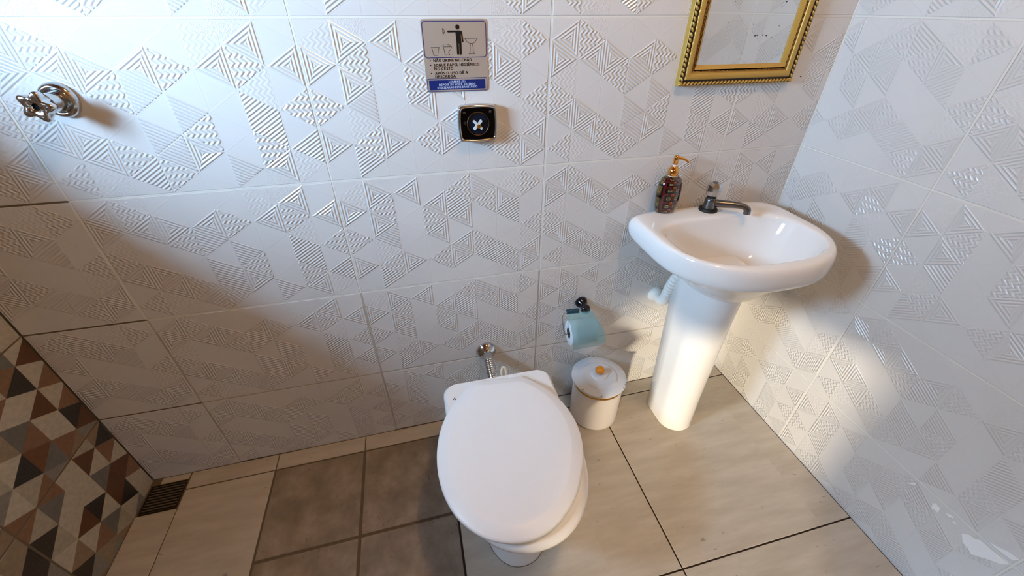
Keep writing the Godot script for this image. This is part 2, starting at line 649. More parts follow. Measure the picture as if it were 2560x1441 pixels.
func build_unseen_lamp():
	var l := thing("unseen_ceiling_lamp", "unseen ceiling lamp with a warm bulb, placed to light the shaded surfaces", "lamp", Vector3(0.70, HC, 0.85))  # out of view, placed overhead to warm the floor and shaded walls
	part("base", lathe([[0.06, -0.03], [0.062, -0.004], [0.055, 0.0]], 28), M.plaster, l)
	var g := mat(Color(1, 0.95, 0.85), 0.4)
	g.emission_enabled = true
	g.emission = Color(1.0, 0.85, 0.62)
	g.emission_energy_multiplier = 0.5
	part("bulb", lathe([[0.012, -0.03], [0.03, -0.045], [0.042, -0.075], [0.036, -0.105], [0.018, -0.122], [0.003, -0.126]], 28), g, l)
	var o := OmniLight3D.new()
	o.name = "bulb_light"
	o.light_color = Color(1.0, 0.85, 0.62)
	o.light_energy = 0.84
	o.omni_range = 8.0
	o.omni_attenuation = 2.0
	o.light_size = 0.06
	o.shadow_enabled = true
	l.add_child(o)
	o.position = Vector3(0, -0.08, 0)

func build_floor():
	var f := structure("floor")
	f.rotation.z = atan(SLOPE)
	var x_end := XR + 0.02
	var x_start := XL - 0.02
	slab(f, "floor_core", Vector3(x_start - 0.12, -0.12, -0.12), Vector3(x_end + 0.12, -0.0075, ZF + 0.15), M.core)
	# bedding in the joints: dark to the right, brown in the patched part to the left
	slab(f, "grout", Vector3(x_start, -0.0075, 0.0), Vector3(0.24, -0.0025, ZF + 0.1), M.grout_brown)
	slab(f, "grout", Vector3(0.24, -0.0075, 0.0), Vector3(x_end, -0.0025, ZF + 0.1), M.grout_dark)
	var zs := 0.06438
	var list := []
	# cut strip along the back wall
	var sx := [-0.632, -0.35145, -0.05324, 0.24364, 0.83982, XR - 0.001]
	for i in sx.size() - 1:
		list.append([sx[i], 0.001, sx[i + 1], zs, "stoneB", 0.004])
	list.append([XL + 0.03, 0.001, -0.634, 0.026, "stoneB", 0.002])
	# big tiles and the patch of small ones
	var zr := [zs, 0.67075, 1.2771, ZF]
	for r in 3:
		if r == 0:
			list.append([XL + 0.001, 0.127, -0.632, zr[1], "stoneA", 0.003])
			list.append([-0.633, zs, -0.35145, zr[1], "stoneA", 0.006])
		else:
			list.append([XL + 0.001, zr[r], -0.35145, zr[r + 1], "stoneA", 0.006])
		list.append([0.24364, zr[r], 0.83982, zr[r + 1], "stoneB", 0.0045])
		list.append([0.83982, zr[r], XR - 0.001, zr[r + 1], "stoneA", 0.0045])
	var zq := [zs, 0.35979, 0.655, 0.951, 1.247, 1.543, ZF]
	for r in 6:
		list.append([-0.35145, zq[r], -0.05324, zq[r + 1], "slate", 0.009])
		list.append([-0.05324, zq[r], 0.24364, zq[r + 1], "slate", 0.009])
	var rng := RandomNumberGenerator.new()
	rng.seed = 12
	for e in list:
		var g: float = e[5]
		var w: float = e[2] - e[0] - g
		var h: float = e[3] - e[1] - g
		var u := Vector2(rng.randf(), rng.randf())
		var m := tile_mesh(w, h, u, u + Vector2(w, h) / 0.62, 0.0076, 0.001)
		var o := part("tile", m, M[e[4]], f, Vector3(e[0] + g / 2, rng.randf_range(-0.0003, 0.0003), e[3] - g / 2))
		o.rotation.x = -PI / 2

func floor_y(x: float) -> float:
	return SLOPE * x

# ---------------------------------------------------------------- sink
func super_ring(cx: float, cz: float, hw: float, front: float, back: float, ex: float, eb: float, y: float, n := 96) -> PackedVector3Array:
	var r := PackedVector3Array()
	for k in n:
		var a := -TAU * k / n
		var c := cos(a)
		var s := sin(a)
		var e := ex if s > 0 else eb
		var x: float = sign(c) * pow(abs(c), 2.0 / e) * hw
		var z: float = sign(s) * pow(abs(s), 2.0 / e) * (front if s > 0 else back)
		r.append(Vector3(cx + x, y, cz + z))
	return r

func mix_ring(a: PackedVector3Array, b: PackedVector3Array, t: float, y: float) -> PackedVector3Array:
	var r := PackedVector3Array()
	for k in a.size():
		var p := a[k].lerp(b[k], t)
		p.y = y
		r.append(p)
	return r

func build_sink():
	var s := thing("pedestal_sink", "white ceramic pedestal sink in the corner between the two tiled walls", "sink", Vector3(1.095, floor_y(1.095), 0.0))
	var y0 := -floor_y(1.095)
	var top := 0.812 + y0
	var outer := super_ring(0, 0.165, 0.248, 0.243, 0.162, 2.35, 7.0, 0)
	var bowl := super_ring(-0.003, 0.235, 0.206, 0.130, 0.130, 2.5, 3.2, 0)
	var dr := super_ring(0.0, 0.205, 0.018, 0.018, 0.018, 2.0, 2.0, 0)
	var rings := []
	for e in [[0.0, -0.155], [0.2, -0.153], [0.42, -0.146], [0.6, -0.130], [0.74, -0.106], [0.85, -0.074], [0.93, -0.042], [0.975, -0.020], [0.992, -0.0125]]:
		rings.append(mix_ring(dr, bowl, e[0], top + e[1]))
	for e in [[0.015, -0.0072], [0.05, -0.0038], [0.11, -0.0016], [0.2, -0.0004], [0.4, 0.0], [0.6, 0.0], [0.74, -0.0015], [0.85, -0.006], [0.94, -0.014], [0.99, -0.025], [1.0, -0.036], [0.985, -0.047], [0.93, -0.057], [0.82, -0.063]]:
		rings.append(mix_ring(bowl, outer, e[0], top + e[1]))
	var foot := super_ring(0, 0.175, 0.085, 0.115, 0.095, 2.2, 4.0, 0)
	var under := mix_ring(bowl, outer, 0.8, 0)
	for e in [[0.15, -0.068], [0.35, -0.088], [0.6, -0.125], [0.85, -0.165], [1.0, -0.18]]:
		rings.append(mix_ring(under, foot, e[0], top + e[1]))
	part("basin", loft(rings, false, true), M.ceramic, s)
	part("waste", lathe([[0.021, 0.0], [0.021, 0.002], [0.017, 0.003], [0.014, 0.0005], [0.004, 0.0]], 28), M.chrome, s, Vector3(0, top - 0.1545, 0.205))
	# pedestal: a tapering channel, round in front and open towards the wall
	var pr := []
	for e in [[0.0, 0.0665, 0.118, 0.205, 0.268], [0.012, 0.065, 0.118, 0.205, 0.266], [0.15, 0.0655, 0.112, 0.20, 0.266], [0.35, 0.068, 0.10, 0.195, 0.268], [0.5, 0.071, 0.092, 0.19, 0.272], [0.6, 0.074, 0.085, 0.187, 0.277], [0.668, 0.078, 0.08, 0.185, 0.284]]:
		var r := PackedVector3Array()
		var hw: float = e[1]
		r.append(Vector3(hw, e[0], e[2]))
		r.append(Vector3(-hw, e[0], e[2]))
		r.append(Vector3(-hw, e[0], (e[2] + e[3]) / 2))
		for k in 25:
			var a := PI + PI * k / 24.0
			r.append(Vector3(cos(a) * hw, e[0], e[3] - sin(a) * (e[4] - e[3])))
		r.append(Vector3(hw, e[0], (e[2] + e[3]) / 2))
		r.reverse()
		pr.append(r)
	part("pedestal", loft(pr, true, true), M.ceramic, s)
	# small maker's mark printed on the deck
	var mk := mat(Color(0.06, 0.06, 0.06), 0.5)
	var strokes := [PackedVector2Array([Vector2(-0.009, -0.0025), Vector2(0.009, 0.0005), Vector2(0.009, 0.0015), Vector2(-0.009, -0.0012)]), PackedVector2Array([Vector2(-0.006, 0.0018), Vector2(0.004, 0.0034), Vector2(0.004, 0.0046), Vector2(-0.006, 0.003)]), PackedVector2Array([Vector2(-0.002, -0.001), Vector2(0.0, -0.001), Vector2(0.0025, 0.004), Vector2(0.0005, 0.004)]), PackedVector2Array([Vector2(0.003, 0.0), Vector2(0.0045, 0.0), Vector2(0.006, 0.0042), Vector2(0.0045, 0.0042)])]
	for q in strokes:
		var o := part("maker_mark", plate(q, 0, 0.0003), mk, s, Vector3(0.945 - 1.095, top - 0.0012, 0.085))
		o.rotation = Vector3(-PI / 2, -0.1, 0)
	# faucet
	var t := thing("faucet", "chrome single tap with a faceted knob and black gasket on the sink deck", "faucet", Vector3(1.098, 0.812, 0.060))
	part("gasket", lathe([[0.027, 0.0], [0.027, 0.005], [0.024, 0.008]], 32), M.rubber, t)
	part("body", lathe([[0.018, 0.006], [0.0175, 0.012], [0.0165, 0.03], [0.0165, 0.036], [0.013, 0.04]], 32), M.chrome_dull, t)
	part("collar", lathe([[0.0135, 0.036], [0.0135, 0.045]], 28), M.rubber, t)
	var kn := part("knob", lathe([[0.014, 0.045], [0.0185, 0.049], [0.0205, 0.062], [0.0195, 0.078], [0.0155, 0.084], [0.013, 0.085]], 8, true, true, true), M.chrome, t)
	part("cap", lathe([[0.0075, 0.0845], [0.0075, 0.0862], [0.006, 0.087]], 20), M.chrome_dull, kn)
	var path := spline([Vector3(0.008, 0.024, 0.006), Vector3(0.026, 0.026, 0.022), Vector3(0.05, 0.029, 0.042), Vector3(0.068, 0.028, 0.056), Vector3(0.078, 0.021, 0.064), Vector3(0.080, 0.008, 0.066)], 6)
	var rad := []
	for i in path.size():
		rad.append(lerpf(0.0125, 0.0088, min(1.0, i / 16.0)) if i < 24 else 0.0098)
	part("spout", tube(path, rad, 18), M.chrome_dull, t)
	# drain hose from the basin to the wall
	var h := Node3D.new()
	h.name = "drain_hose"
	h.set_meta("label", "white corrugated drain hose into the wall")
	s.add_child(h)
	h.position = Vector3(1.035 - 1.095, 0.468 + y0, 0.0)
	var white := mat(Color(0.88, 0.87, 0.84), 0.45)
	part("wall_flange", lathe_z([[0.030, 0.0], [0.030, 0.006], [0.026, 0.014], [0.020, 0.02]], 32), white, h)
	var hp := spline([Vector3(0, 0, 0.012), Vector3(-0.001, 0.001, 0.036), Vector3(-0.004, 0.016, 0.056), Vector3(-0.008, 0.048, 0.070), Vector3(-0.010, 0.092, 0.082), Vector3(-0.004, 0.14, 0.096), Vector3(0.02, 0.18, 0.12)], 26)
	var hr := []
	for i in hp.size():
		hr.append(0.0185 if i < 26 else 0.0172 + 0.0022 * sin(i * TAU / 7.0))
	part("corrugated_tube", tube(hp, hr, 18), white, h)

# ---------------------------------------------------------------- toilet
func outline_ring(o: Array, c: Vector2, k: float, y: float) -> PackedVector3Array:
	var r := PackedVector3Array()
	for p in o:
		var q: Vector2 = p - (p - c).normalized() * k
		r.append(Vector3(q.x, y, q.y))
	return r

func build_toilet():
	var fy := floor_y(0.41)
	var t := thing("toilet", "white ceramic toilet with closed plastic lid standing against the back wall", "toilet", Vector3(0.41, fy, 0.0))
	var rings := []
	# y, half width, front z, back z, middle z
	for e in [[0.0, 0.092, 0.556, 0.19, 0.43], [0.015, 0.09, 0.554, 0.19, 0.43], [0.03, 0.083, 0.545, 0.195, 0.43], [0.10, 0.082, 0.54, 0.195, 0.42], [0.17, 0.093, 0.55, 0.19, 0.42], [0.24, 0.124, 0.587, 0.185, 0.42], [0.30, 0.152, 0.628, 0.18, 0.43], [0.335, 0.166, 0.654, 0.18, 0.435], [0.352, 0.171, 0.664, 0.18, 0.44], [0.366, 0.171, 0.666, 0.18, 0.44], [0.374, 0.166, 0.661, 0.182, 0.44], [0.377, 0.155, 0.65, 0.19, 0.44]]:
		rings.append(super_ring(0, e[4], e[1], e[2] - e[4], e[4] - e[3], 2.15, 3.2, e[0], 72))
	part("bowl", loft(rings), M.ceramic, t)
	var seal := []
	for e in [[0.0, 0.0928, 0.5568], [0.002, 0.0922, 0.556]]:
		seal.append(super_ring(0, 0.43, e[1], e[2] - 0.43, 0.243, 2.15, 3.2, e[0], 72))
	part("base_seal", loft(seal), M.grout_brown, t)
	var dk := []
	var o2 := rrect(0.330, 0.15, 0.035, 6)
	for e in [[0.30, 0.02], [0.335, 0.004], [0.362, 0.0], [0.372, 0.003], [0.377, 0.010]]:
		var r := PackedVector3Array()
		for p in o2:
			var q: Vector2 = p - p.normalized() * e[1]
			r.append(Vector3(q.x + 0.003, e[0], -q.y + 0.249))
		dk.append(r)
	part("deck", loft(dk), M.ceramic, t)
	# seat and lid sit a little askew on the bowl
	var pts := [Vector2(0.335, 0.202), Vector2(0.372, 0.204), Vector2(0.445, 0.211), Vector2(0.484, 0.216), Vector2(0.530, 0.259), Vector2(0.566, 0.322), Vector2(0.583, 0.396), Vector2(0.576, 0.470), Vector2(0.550, 0.535), Vector2(0.506, 0.598), Vector2(0.446, 0.641), Vector2(0.388, 0.656), Vector2(0.336, 0.649), Vector2(0.285, 0.622), Vector2(0.242, 0.572), Vector2(0.217, 0.502), Vector2(0.2135, 0.422), Vector2(0.230, 0.345), Vector2(0.262, 0.282), Vector2(0.300, 0.235)]
	var ol := spline(pts, 5, true)
	for i in ol.size():
		ol[i] = ol[i] - Vector2(0.41, 0.0)
	var c := Vector2(-0.012, 0.43)
	var y := 0.378
	var seat := []
	for e in [[0.012, 0.0], [0.006, 0.002], [0.005, 0.009], [0.010, 0.012]]:
		seat.append(outline_ring(ol, c, e[0], y + e[1]))
	part("seat", loft(seat), M.plastic, t)
	var lid := []
	for e in [[0.004, 0.012], [0.0, 0.014], [0.0, 0.020], [0.0015, 0.0225], [0.005, 0.0245], [0.028, 0.0325], [0.031, 0.0332], [0.08, 0.0335]]:
		lid.append(outline_ring(ol, c, e[0], y + e[1]))
	part("lid", loft(lid), M.plastic, t)
	for s in [-1, 1]:
		var hg := part("hinge", lathe_z([[0.007, -0.02], [0.008, -0.018], [0.008, 0.018], [0.007, 0.02]], 18), M.plastic, t, Vector3(s * 0.055, y + 0.012, 0.207))
		hg.rotation.y = PI / 2 - 0.09
	var mk := mat(Color(0.08, 0.08, 0.09), 0.5)
	for q in [[0.0, 0.0, 0.010], [0.004, 0.003, 0.006]]:
		var o := part("maker_mark", cbox(Vector3(q[2], 0.0006, 0.0022), 0.0002), mk, t, Vector3(-0.132 + q[0], 0.3772, 0.232 + q[1]))
		o.rotation.y = 0.9
	# flush pipe from the wall
	var p := thing("flush_pipe", "ribbed chrome flush pipe with a domed wall flange behind the toilet", "pipe", Vector3(0.414, 0.331, 0.0))
	part("wall_flange", lathe_z([[0.036, 0.0], [0.036, 0.003], [0.033, 0.010], [0.026, 0.019], [0.017, 0.024], [0.0165, 0.026]], 40), M.chrome, p)
	part("collar", lathe_z([[0.0165, 0.022], [0.017, 0.05], [0.0155, 0.056]], 28), M.chrome, p)
	var hp := []
	var hr := []
	for i in 84:
		hp.append(Vector3(-0.004 * i / 84.0, 0.0, 0.054 + i * 0.0015))
		hr.append(0.0152 + 0.0012 * sin(i * TAU / 6.0))
	part("ribbed_tube", tube(hp, hr, 22), M.chrome, p)
	var cl := thing("hose_end", "small bent white plastic hose end sticking up beside the flush pipe", "hose", Vector3(0.450, 0.33, 0.115))
	part("loop", tube(spline([Vector3(-0.006, -0.012, 0.012), Vector3(-0.008, 0.004, 0.003), Vector3(-0.003, 0.018, -0.004), Vector3(0.005, 0.016, -0.004), Vector3(0.007, 0.0, 0.004), Vector3(0.006, -0.03, 0.02), Vector3(0.004, -0.05, 0.05)], 8), 0.0042, 12), mat(Color(0.88, 0.84, 0.76), 0.5), cl)

# ---------------------------------------------------------------- mirror
func build_mirror():
	var w := 0.343
	var h := 0.48
	var m := thing("wall_mirror", "rectangular mirror in a gilt rope-edged frame hung above the sink", "mirror", Vector3(0.936 + w / 2, 1.148 + h / 2, 0.0))
	# profile of the moulding: distance in from the outer edge, height off the wall
	var gold_prof := [[0.0, 0.0], [0.0, 0.014], [0.001, 0.015], [0.0135, 0.015], [0.0138, 0.0165], [0.016, 0.0185], [0.0205, 0.0198], [0.026, 0.0188], [0.029, 0.0165], [0.0292, 0.0148], [0.0365, 0.0148], [0.0367, 0.016], [0.039, 0.0145], [0.046, 0.009], [0.0462, 0.005]]
	for side in 4:
		var len_x := w if side % 2 == 0 else h
		var o := Node3D.new()
		o.name = "frame_rail"
		m.add_child(o, true)
		o.rotation.z = side * PI / 2
		var off := (h if side % 2 == 0 else w) / 2
		# rail along x, its outer edge below
		var segs := [[0, 4, "gilt"], [3, 10, "gilt"], [9, 11, "gilt_dark"], [10, 14, "gilt"]]
		var parts_n := ["outer_edge", "moulding", "bead_channel", "inner_slope"]
		for i in 4:
			var a := []
			var b := []
			for k in range(segs[i][0], segs[i][1] + 1):
				var d: float = gold_prof[k][0]
				a.append(Vector3(-len_x / 2 + d, -off + d, gold_prof[k][1]))
				b.append(Vector3(len_x / 2 - d, -off + d, gold_prof[k][1]))
			var st := SurfaceTool.new()
			st.begin(Mesh.PRIMITIVE_TRIANGLES)
			st.set_smooth_group(0 if i == 1 else 0xFFFFFFFF)
			for k in a.size() - 1:
				quad(st, a[k], b[k], b[k + 1], a[k + 1])
			st.generate_normals()
			part(parts_n[i], st.commit(), M[segs[i][2]], o)
		# rope of slanted beads along the outer edge, on a dark ground
		var gr := BoxMesh.new()
		gr.size = Vector3(len_x - 0.016, 0.0125, 0.001)
		part("rope_ground", gr, M.gilt_dark, o, Vector3(0, -off + 0.0078, 0.0150))
		var n := int(len_x / 0.0105)
		var st := SurfaceTool.new()
		st.begin(Mesh.PRIMITIVE_TRIANGLES)
		var bead := bead_mesh(0.0062, 0.0030, 0.0050)
		for k in n:
			st.append_from(bead, 0, Transform3D(Basis(Vector3(0, 0, 1), 0.6), Vector3(-len_x / 2 + (k + 0.5) * len_x / n, -off + 0.0058, 0.0155)))
		part("rope_beading", st.commit(), M.gilt, o)
		var n2 := int((len_x - 0.066) / 0.0042)
		var st2 := SurfaceTool.new()
		st2.begin(Mesh.PRIMITIVE_TRIANGLES)
		var bead2 := bead_mesh(0.0014, 0.0015, 0.0016)
		for k in n2:
			st2.append_from(bead2, 0, Transform3D(Basis(), Vector3(-(len_x - 0.066) / 2 + (k + 0.5) * (len_x - 0.066) / n2, -off + 0.0328, 0.0155)))
		part("pearl_beading", st2.commit(), mat(Color(0.55, 0.36, 0.14), 0.4, 0.5), o)
	var glass := mat(Color(0.90, 0.89, 0.87), 0.03, 1.0)
	part("mirror_glass", cbox(Vector3(w - 0.09, h - 0.09, 0.004), 0.0005), glass, m, Vector3(0, 0, 0.005))
	# specks where the silvering has gone
	var sp := mat(Color(0.16, 0.13, 0.10), 0.6)
	var rng := RandomNumberGenerator.new()
	rng.seed = 4
	for q in [[0.022, -0.132, 4.0], [0.028, -0.1315, 3.0], [0.044, -0.1305, 3.0], [0.055, -0.132, 3.5], [0.073, -0.136, 2.2], [-0.066, -0.104, 1.6], [0.008, -0.108, 1.6], [0.085, -0.112, 1.8], [0.084, -0.062, 3.0], [0.075, -0.072, 2.0], [-0.055, -0.178, 1.2], [-0.039, -0.178, 1.2], [-0.06, -0.062, 1.6], [0.06, -0.05, 2.0]]:
		var po := PackedVector2Array()
		for k in 7:
			var a := TAU * k / 7
			var r: float = q[2] * 0.0006 * rng.randf_range(0.6, 1.3)
			po.append(Vector2(cos(a) * r, sin(a) * r * 0.8))
		part("dark_speck", plate(po, 0.0, 0.0002), sp, m, Vector3(q[0], q[1], 0.0071))

func bead_mesh(rx: float, ry: float, rz: float) -> ArrayMesh:
	var rings := []
	for i in 5:
		var a := PI * (i + 0.25) / 4.5
		var r := PackedVector3Array()
		for k in 8:
			var b := TAU * k / 8
			r.append(Vector3(-cos(a) * rx, cos(b) * sin(a) * ry, sin(b) * sin(a) * rz))
		rings.append(r)
	return loft(rings)

# ---------------------------------------------------------------- notice plate
func build_sign():
	var W := 0.1405
	var H := 0.1395
	var s := thing("notice_plate", "square metallic toilet-rules notice with pictograms and blue band above the flush valve", "sign", Vector3(0.377, 1.2235, 0.0006))
	var plate_m := mat(Color(0.72, 0.66, 0.60), 0.38, 0.35)
	part("plate", loft([ring_xy(rrect(W, H, 0.006), 0.0), ring_xy(rrect(W, H, 0.006), 0.0007), ring_xy(rrect(W, H, 0.006), 0.001, 0.0003)]), plate_m, s)
	var blue := mat(Color(0.03, 0.13, 0.40), 0.4)
	var navy := mat(Color(0.09, 0.15, 0.42), 0.4)
	var ink := mat(Color(0.02, 0.02, 0.02), 0.45)
	var pale := mat(Color(0.72, 0.78, 0.88), 0.45)
	var z := 0.001
	var P := func(u, v): return Vector2((u - 0.5) * W, (0.5 - v) * H)
	var shift := func(o, c):
		var r := PackedVector2Array()
		for p in o:
			r.append(p + c)
		return r
	part("border", outline_plate(shift.call(rrect(W * 0.965, H * 0.478, 0.006), P.call(0.5, 0.269)), 0.0013, z), navy, s)
	part("band", plate(shift.call(rrect(W * 0.91, H * 0.142, 0.0008), P.call(0.495, 0.896)), z), blue, s)
	part("border", outline_plate(shift.call(rrect(W * 0.965, H * 0.186, 0.003), P.call(0.495, 0.896)), 0.0011, z), navy, s)
	# standing figure dropping paper
	var cap := func(a, b, w):
		var d: Vector2 = (b - a).normalized()
		var o := PackedVector2Array()
		for k in 9:
			var t: float = d.angle() - PI / 2 + PI * k / 8.0
			o.append(b + Vector2(cos(t), sin(t)) * w / 2)
		for k in 9:
			var t: float = d.angle() + PI / 2 + PI * k / 8.0
			o.append(a + Vector2(cos(t), sin(t)) * w / 2)
		return o
	var head := PackedVector2Array()
	for k in 20:
		head.append(P.call(0.548, 0.104) + Vector2(cos(TAU * k / 20), sin(TAU * k / 20) * 1.08) * 0.0044)
	var figs := [head, cap.call(P.call(0.402, 0.161), P.call(0.56, 0.161), 0.0034), cap.call(P.call(0.604, 0.170), P.call(0.618, 0.295), 0.0030), cap.call(P.call(0.536, 0.30), P.call(0.534, 0.455), 0.0047), cap.call(P.call(0.577, 0.30), P.call(0.574, 0.455), 0.0047),
		PackedVector2Array([P.call(0.513, 0.149), P.call(0.585, 0.149), P.call(0.606, 0.156), P.call(0.614, 0.175), P.call(0.592, 0.20), P.call(0.594, 0.315), P.call(0.520, 0.315), P.call(0.514, 0.20)])]
	for i in figs.size():
		part("pictogram", plate(figs[i], z + 0.00004 * i), ink, s)
	var lines := [
		[[0.318, 0.122], [0.330, 0.122], [0.348, 0.155], [0.352, 0.170], [0.338, 0.166], [0.333, 0.192], [0.322, 0.195]],
		[[0.125, 0.367], [0.248, 0.367], [0.240, 0.383], [0.213, 0.476], [0.154, 0.476], [0.138, 0.383]],
		[[0.300, 0.350], [0.318, 0.325], [0.365, 0.325], [0.432, 0.348], [0.430, 0.353]],
		[[0.310, 0.362], [0.438, 0.362], [0.425, 0.395], [0.390, 0.425], [0.385, 0.438], [0.402, 0.470], [0.328, 0.470], [0.325, 0.420]],
		[[0.650, 0.255], [0.846, 0.255], [0.835, 0.270], [0.805, 0.305], [0.775, 0.320], [0.722, 0.320], [0.690, 0.305], [0.662, 0.272]],
		[[0.732, 0.329], [0.768, 0.329], [0.778, 0.440], [0.800, 0.463], [0.704, 0.463], [0.722, 0.440]]]
	for l in lines:
		var o := PackedVector2Array()
		for q in l:
			o.append(P.call(q[0], q[1]))
		part("pictogram", outline_plate(o, 0.00062, z), ink, s)
	for q in [["NÃO URINE NO CHÃO", 0.140, 0.742, 0.564, ink], ["JOGUE PAPEL HIGIÊNICO", 0.140, 0.862, 0.629, ink], ["NO CESTO", 0.142, 0.440, 0.680, ink], ["APÓS O USO DÊ A", 0.146, 0.672, 0.743, ink], ["DESCARGA", 0.146, 0.474, 0.791, ink], ["LEMBRE-SE:", 0.355, 0.625, 0.867, pale], ["DEPOIS DE VOCÊ, OUTROS", 0.195, 0.785, 0.907, pale], ["UTILIZARÃO ESTE SANITÁRIO", 0.165, 0.815, 0.948, pale]]:
		lettering(s, q[0], P.call(q[1], q[3]), (q[2] - q[1]) * W, 0.0054 if q[4] == ink else 0.0042, z, q[4])
	for v in [0.545, 0.610, 0.724]:
		var dot := PackedVector2Array()
		for k in 14:
			dot.append(P.call(0.092, v) + Vector2(cos(TAU * k / 14), sin(TAU * k / 14)) * 0.0013)
		part("bullet", plate(dot, z), ink, s)

# a line of text with its left end and baseline at p, of a given width and capital height
func lettering(parent: Node3D, text: String, p: Vector2, width: float, cap_h: float, z: float, m: Material):
	var t := TextMesh.new()
	var f := SystemFont.new()
	f.font_names = PackedStringArray(["Droid Sans"])
	f.font_weight = 700
	t.font = f
	t.text = text
	t.font_size = 48
	t.pixel_size = 0.01
	t.depth = 0.02
	t.curve_step = 1.5
	t.horizontal_alignment = HORIZONTAL_ALIGNMENT_LEFT
	var ref := TextMesh.new()
	ref.font = f
	ref.text = "H"
	ref.font_size = 48
	ref.pixel_size = 0.01
	ref.depth = 0.02
	ref.horizontal_alignment = HORIZONTAL_ALIGNMENT_LEFT
	var b := t.get_aabb()
	var r := ref.get_aabb()
	var sx := width / b.size.x
	var sy := cap_h / r.size.y
	# the capitals' foot stands as high in both, measured from the text's middle line
	var o := part("lettering", t, m, parent)
	o.scale = Vector3(sx, sy, 0.02)
	o.position = Vector3(p.x - b.position.x * sx, p.y - r.position.y * sy, z + 0.0002)

# ---------------------------------------------------------------- valves
func pillow_outline(w: float, h: float, bulge: float, r: float) -> PackedVector2Array:
	var pts := rrect(w, h, r, 4)
	var dense := PackedVector2Array()
	for i in pts.size():
		var a := pts[i]
		var b := pts[(i + 1) % pts.size()]
		var n := 8 if a.distance_to(b) > w * 0.3 else 1
		for k in n:
			dense.append(a.lerp(b, float(k) / n))
	for i in dense.size():
		var p := dense[i]
		dense[i] = Vector2(p.x + sign(p.x) * bulge * (1.0 - pow(p.y * 2 / h, 2)) * smoothstep(0.7, 1.0, abs(p.x) * 2 / w), p.y + sign(p.y) * bulge * (1.0 - pow(p.x * 2 / w, 2)) * smoothstep(0.7, 1.0, abs(p.y) * 2 / h))
	return dense

func build_flush_valve():
	var f := thing("flush_valve", "square chrome flush valve with its cover off, black inside, under the notice", "valve", Vector3(0.4165, 1.085, 0.0))
	var o := pillow_outline(0.087, 0.078, 0.0035, 0.006)
	var i0 := pillow_outline(0.076, 0.067, 0.003, 0.004)
	var rings := [ring_xy(o, 0.0), ring_xy(o, 0.017), ring_xy(o, 0.020, 0.001), ring_xy(o, 0.021, 0.003), ring_xy(i0, 0.0195), ring_xy(i0, 0.014)]
	part("bezel", loft(rings, true, false), M.chrome, f)
	var inner := pillow_outline(0.0765, 0.0675, 0.003, 0.004)
	part("recess", loft([ring_xy(inner, 0.010), ring_xy(inner, 0.0135)]), M.black, f)
	part("ring", lathe_z([[0.0275, 0.013], [0.0275, 0.0165], [0.0262, 0.0178], [0.0248, 0.0165], [0.0248, 0.0137]], 40, false, false), mat(Color(0.34, 0.25, 0.17), 0.3, 0.9), f, Vector3(0.001, -0.001, 0.0))
	var bl := mat(Color(0.02, 0.09, 0.17), 0.25, 0.3)
	part("disc", lathe_z([[0.0248, 0.013], [0.0248, 0.0142], [0.023, 0.0145]], 36), bl, f, Vector3(0.001, -0.001, 0.0))
	var cross := PackedVector2Array()
	for k in 4:
		var a := PI / 4 + k * PI / 2 + 0.03
		var d := Vector2(cos(a), sin(a))
		var e := Vector2(-d.y, d.x)
		cross.append(d.rotated(-PI / 4) * 0.0042)
		cross.append(d * 0.0125 - e * 0.003)
		cross.append(d * 0.0142 - e * 0.0018)
		cross.append(d * 0.0142 + e * 0.0018)
		cross.append(d * 0.0125 + e * 0.003)
	part("cross_handle", plate(cross, 0.0145, 0.005), mat(Color(0.78, 0.83, 0.84), 0.35), f, Vector3(-0.0005, -0.003, 0.0))
	var sc := part("screw", lathe_z([[0.0046, 0.019], [0.0046, 0.0208], [0.0038, 0.0214]], 24), M.brass, f, Vector3(0.0015, -0.0055, 0.0))
	part("slot", cbox(Vector3(0.0008, 0.0078, 0.0006), 0.0001), M.black, sc, Vector3(0, 0, 0.0214))
	for s in [-1, 1]:
		part("lug", cbox(Vector3(0.006, 0.005, 0.004), 0.0008), M.chrome_dull, f, Vector3(s * 0.031, 0.025, 0.0145))
	part("hole", lathe_z([[0.0028, 0.0134], [0.0028, 0.014], [0.002, 0.0141], [0.0018, 0.0136]], 20, false, false), M.chrome_dull, f, Vector3(-0.031, 0.002, 0.0))

